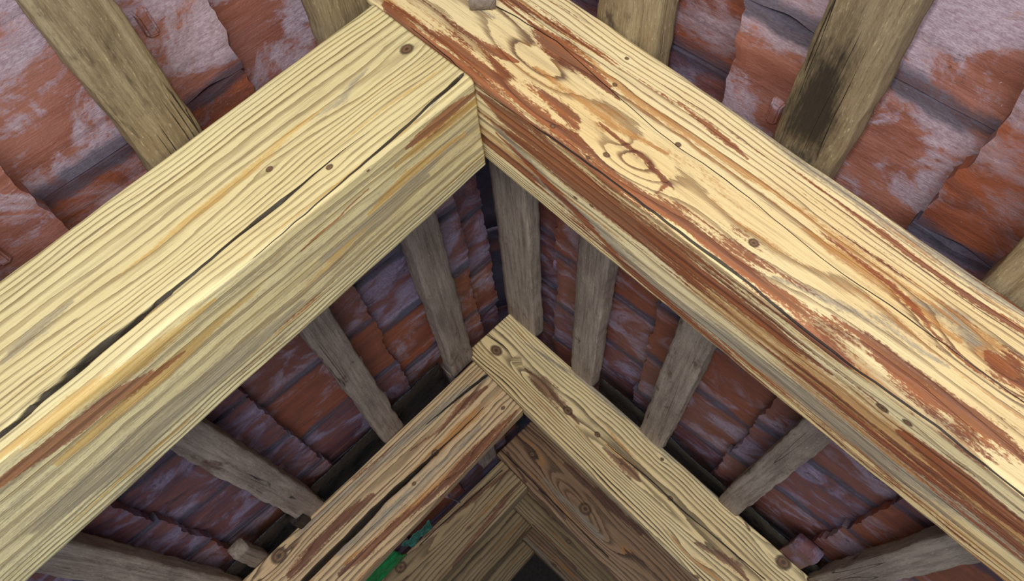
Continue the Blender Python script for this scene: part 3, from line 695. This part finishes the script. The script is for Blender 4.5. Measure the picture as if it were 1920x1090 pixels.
def course(side, head, ystart, ycount, row, word, gauge, tones):
    D = np.array([side*math.cos(TH), 0, -math.sin(TH)]); N = np.array([side*math.sin(TH), 0, math.cos(TH)])
    if side == 1: ycount -= 2
    base = OFF[side]+BT+0.008+(0.040 if row == 'first' else 0)
    for k in range(ycount):
        yc = ystart+k*PITCH_T+random.uniform(-.003, .003)
        tone = tones[k % len(tones)]
        if yc < 1.25 and tone != 2: tone = 3  # near tiles painted lighter for the light on them, with more bloom
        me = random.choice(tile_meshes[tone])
        ax = D*math.cos(gauge)+N*math.sin(gauge); az = N*math.cos(gauge)-D*math.sin(gauge)
        sk = random.uniform(-.008, .008)
        ay = np.cross(az, ax)
        ax2 = ax*math.cos(sk)+ay*math.sin(sk); ay2 = ay*math.cos(sk)-ax*math.sin(sk)
        o = bpy.data.objects.new('roof_tile', me); COL.objects.link(o)
        w = W(roofP(side, head+random.uniform(-.010, .010), yc, base+random.uniform(0, .003)))
        o.matrix_world = Matrix(((ax2[0], ay2[0], az[0], w[0]), (ax2[1], ay2[1], az[1], w[1]), (ax2[2], ay2[2], az[2], w[2]), (0, 0, 0, 1)))
        nb = bpy.data.objects.new('nib', NIB[me.materials[0].name]); COL.objects.link(nb); nb.parent = o
        tag(o, '%s clay tile, %s slope, %s row below ridge, %s from the front' % (TONE[tone], word, row, num(k)), 'roof tile', 'clay tiles on the %s slope' % word)
def nib_mesh(m):
    v, f = [], []
    ring = [(.096, -.034), (.096, .034), (.122, .03), (.122, -.03)]
    for z, k in ((.004, 1.0), (-.007, .92), (-.013, .72)):
        for x, y in ring: v.append(((.109+(x-.109)*k)*S, y*k*S, z*S))
    for L in range(2):
        for i in range(4):
            j = (i+1) % 4; f.append((L*4+i, L*4+j, L*4+4+j, L*4+4+i))
    f += [(8, 9, 10, 11), (3, 2, 1, 0)]
    me = bpy.data.meshes.new('nib'); me.from_pydata(v, [], f); me.materials.append(m); me.update()
    import bmesh
    bm = bmesh.new(); bm.from_mesh(me); bmesh.ops.recalc_face_normals(bm, faces=bm.faces)
    bmesh.ops.bevel(bm, geom=bm.edges[:]+bm.verts[:], offset=.0016, segments=2, affect='EDGES'); bm.to_mesh(me); bm.free()
    return me
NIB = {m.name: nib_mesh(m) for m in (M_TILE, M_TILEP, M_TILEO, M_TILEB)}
G = math.atan2(TT+.004, .42)
# left courses: tile heads just above each batten; side joints measured from the photograph
course(-1, -.285, .16, 14, 'first', 'left', G, [1, 1, 0, 1, 1])
course(-1, -.145, .36, 14, 'second', 'left', G, [0, 1, 1, 0, 0, 1, 2])
course(-1, .270, .15, 13, 'third', 'left', G, [2, 2, 1, 2, 1, 0, 2, 1, 0])
course(-1, .715, .36, 13, 'fourth', 'left', G, [0, 2, 0, 1, 1, 1, 1])
course(-1, 1.155, .16, 13, 'fifth', 'left', G, [1, 0, 1])
course(-1, 1.58, .36, 13, 'sixth', 'left', G, [1, 0])
course(1, -.255, .22, 14, 'first', 'right', G, [1, 1, 0])
course(1, -.115, .20, 14, 'second', 'right', G, [2, 1, 2, 1, 1, 2, 0, 1])
course(1, .325, -.02, 14, 'third', 'right', G, [0, 0, 0, 1, 0, 1, 2, 0, 1])
course(1, .745, .21, 13, 'fourth', 'right', G, [0, 0, 2, 1, 1, 0, 1])
course(1, 1.155, .02, 14, 'fifth', 'right', G, [1, 2, 0, 0, 1])
course(1, 1.58, .22, 13, 'sixth', 'right', G, [1, 0])

# ridge tiles: half-round clay caps
def ridge_tile(y, k):
    n, m = 6, 18; r0, t = 0.27, 0.03
    v, f = [], []
    for i in range(n+1):
        yy = i/n*0.795; r = r0+0.02*(i/n)
        for lay in (0, 1):
            for j in range(m+1):
                a = math.pi*(0.02+0.96*j/m); rr = r+lay*t
                v.append((math.cos(a)*rr, yy, math.sin(a)*rr*0.8))
    st = 2*(m+1)
    for i in range(n):
        for j in range(m):
            a = i*st+j; f.append((a, a+1, a+1+st, a+st))
            b = a+m+1; f.append((b, b+st, b+1+st, b+1))
        for j in (0, m):
            a = i*st+j; f.append((a, a+st, a+st+m+1, a+m+1))
    for i in (0, n):
        for j in range(m):
            a = i*st+j; f.append((a, a+1, a+m+2, a+m+1))
    o = frame_obj('ridge_tile', v, f, M_TILEP, np.array([X0, y, 1.50]), (1, 0, 0), (0, 1, 0), (0, 0, 1))
    tag(o, 'half-round clay ridge cap over the roof peak, %s from the front' % num(k), 'ridge tile', 'clay caps along the ridge')
for k in range(8):
    ridge_tile(-.3+k*.80, k)

# ------------------------------------------------------------------ small things
# black sheets added to darken the second pair and close far light leaks
def add_shade_sheet(side, s0, s1, y0, y1, label, seed, zoff=-.02):
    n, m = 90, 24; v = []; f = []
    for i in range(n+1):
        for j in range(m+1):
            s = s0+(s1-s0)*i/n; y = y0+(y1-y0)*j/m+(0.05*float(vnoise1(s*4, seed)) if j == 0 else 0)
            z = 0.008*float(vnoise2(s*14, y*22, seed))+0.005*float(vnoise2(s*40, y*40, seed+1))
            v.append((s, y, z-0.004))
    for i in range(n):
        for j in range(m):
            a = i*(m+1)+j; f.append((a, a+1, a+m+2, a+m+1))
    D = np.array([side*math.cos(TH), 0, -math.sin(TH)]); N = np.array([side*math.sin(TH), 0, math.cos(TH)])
    o = frame_obj('shade_sheet', v, f, M_SHADE, roofP(side, 0, 0, OFF[side]+BT+zoff), D, (0, 1, 0), N)
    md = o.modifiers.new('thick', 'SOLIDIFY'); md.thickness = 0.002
    tag(o, label, 'shade sheet')

add_shade_sheet(-1, .12, 2.3, 3.0, 3.6, 'black strip added to darken under the tiles above the second left rafter', 31)
add_shade_sheet(1, .17, 2.3, 3.05, 3.6, 'black strip added to darken under the tiles above the second right rafter', 33)
add_shade_sheet(-1, -.42, 2.6, 5.1, 9.6, 'black sheet added to block light far back on the left slope', 35, .11)
add_shade_sheet(1, -.42, 2.6, 4.5, 9.6, 'black sheet added to block light far back on the right slope', 37, .12)

# grey block standing on the near right rafter by the ridge
v, q = tube_box(.26, .054, .034, 24, 8, .003, .003, 77)
o = frame_obj('wood_block', v, q, M_BAT, np.array([-.0975, Y1-.003, 1.163]), (0, 0, 1), (1, 0, 0), (0, -1, 0))
M = o.matrix_world
tag(o, 'short grey wood block fixed upright to the face of the nearest right rafter', 'wood block')

# lath ends by the second pair
def lath(side, s, y0, y1, w, off, th, mat, label, seed):
    o = batten(side, s-w/2, s+w/2, y0, y1, mat, label, seed, off=off, th=th, name='lath_end')
    o['category'] = 'lath'
    if 'group' in o: del o['group']
    return o
lath(-1, .925, 3.04, Y2+.03, .055, OFF[-1]-.012, .05, M_R3, 'short sawn lath end with rough end grain beside the third left batten', 91)
lath(-1, 1.13, 2.90, Y2-.01, .07, OFF[-1]+.004, .05, M_BAT, 'pale short lath end beside the second left rafter, at the bottom edge', 92)
lath(1, 1.15, 2.93, Y2-.01, .10, OFF[1]+.01, .05, M_TILEP, 'dark stubby tile piece beside the second right rafter, under jagged tiles', 93)  # a clay tile piece, built with the lath shape

# filler patch let into the second right rafter
def patch():
    pts = [(958, 674), (970, 667), (977, 672), (980, 684), (966, 688), (961, 684)]
    c = []
    for x, y in pts:
        u, cc = R2.uc(x, y); c.append(R2.O+R2.D*u+R2.N*cc+np.array([0, R2.yf-.004, 0]))
    c = np.array(c); k = len(c)
    vv = list(c)+[p+np.array([0, .012, 0]) for p in c]
    org = c.mean(0)
    f = [tuple(range(k)), tuple(range(2*k-1, k-1, -1))]+[(i, i+k, (i+1) % k+k, (i+1) % k) for i in range(k)]
    n = NT('pale_filler_wood')
    z = n.noise(n.coord((40, 40, 900)), 1.2, 2, .5)
    n.link(n.mix(n.step(z, .42, .55), srgb(214, 196, 150), srgb(150, 128, 88)), n.b.inputs['Base Color'])
    n.b.inputs['Roughness'].default_value = .7
    o = frame_obj('wood_patch', [p-org for p in vv], f, n.m, org, (1, 0, 0), (0, 1, 0), (0, 0, 1), smooth=False)
    o.parent = rafter_R2; o.matrix_parent_inverse = rafter_R2.matrix_world.inverted()
    o['label'] = 'pale square filler patch beside the knot'
patch()

# green plastic and wire between second and third pair, left
def cloth(name, corners, mat, label, cat, seed, amp):
    n, m = 40, 20; v, f = [], []
    A, B, C, Dd = [np.array(c, float) for c in corners]
    org = (A+B+C+Dd)/4
    nn = np.cross(B-A, Dd-A); nn /= np.linalg.norm(nn)
    for i in range(n+1):
        for j in range(m+1):
            a, b = i/n, j/m
            p = A*(1-a)*(1-b)+B*a*(1-b)+C*a*b+Dd*(1-a)*b
            p = p+nn*amp*(float(vnoise2(a*7, b*4, seed))+.4*float(vnoise2(a*19, b*11, seed+1)))
            v.append(p-org)
    for i in range(n):
        for j in range(m):
            k = i*(m+1)+j; f.append((k, k+1, k+m+2, k+m+1))
    o = frame_obj(name, v, f, mat, org, (1, 0, 0), (0, 1, 0), (0, 0, 1))
    md = o.modifiers.new('thick', 'SOLIDIFY'); md.thickness = 0.0015
    tag(o, label, cat)
def LP(s, y, off): return roofP(-1, s, y, off)
def hang(px, py, y):
    d = ray(px, py); return d*y/d[1]
cloth('plastic_sheet', [hang(560, 1180, 4.35), hang(738, 1036, 4.25), hang(764, 1040, 4.60), hang(610, 1195, 4.60)], M_GREEN, 'bright green plastic sheet tucked between the second and third left rafters', 'plastic sheet', 5, .03)
cloth('plastic_sheet', [hang(752, 1024, 4.45), hang(806, 978, 4.4), hang(812, 990, 4.6), hang(772, 1026, 4.65)], M_TEAL, 'dull teal plastic scrap above the bright green sheet, behind the second left rafter', 'plastic sheet', 6, .02)
def wire(p, q, r, label):
    p, q = np.array(p), np.array(q); ax = q-p; L = np.linalg.norm(ax); ax /= L
    t = np.array([0, 0, 1.0]); ay = np.cross(t, ax); ay /= np.linalg.norm(ay); az = np.cross(ax, ay)
    v, f = [], []; k = 8
    for i in range(9):
        for j in range(k):
            a = 2*math.pi*j/k; v.append((L*i/8, r*math.cos(a)+.01*math.sin(math.pi*i/8), r*math.sin(a)))
    for i in range(8):
        for j in range(k):
            f.append((i*k+j, i*k+(j+1) % k, (i+1)*k+(j+1) % k, (i+1)*k+j))
    f += [tuple(range(k))[::-1], tuple(range(8*k, 9*k))]
    o = frame_obj('steel_wire', v, f, M_STEEL, p, ax, ay, az)
    tag(o, label, 'wire')
wire(hang(838, 928, 4.5), hang(862, 942, 4.62), .004, 'thin bright steel wire crossing the gap above the third left rafter')

# dark boarded gable far behind the last rafters
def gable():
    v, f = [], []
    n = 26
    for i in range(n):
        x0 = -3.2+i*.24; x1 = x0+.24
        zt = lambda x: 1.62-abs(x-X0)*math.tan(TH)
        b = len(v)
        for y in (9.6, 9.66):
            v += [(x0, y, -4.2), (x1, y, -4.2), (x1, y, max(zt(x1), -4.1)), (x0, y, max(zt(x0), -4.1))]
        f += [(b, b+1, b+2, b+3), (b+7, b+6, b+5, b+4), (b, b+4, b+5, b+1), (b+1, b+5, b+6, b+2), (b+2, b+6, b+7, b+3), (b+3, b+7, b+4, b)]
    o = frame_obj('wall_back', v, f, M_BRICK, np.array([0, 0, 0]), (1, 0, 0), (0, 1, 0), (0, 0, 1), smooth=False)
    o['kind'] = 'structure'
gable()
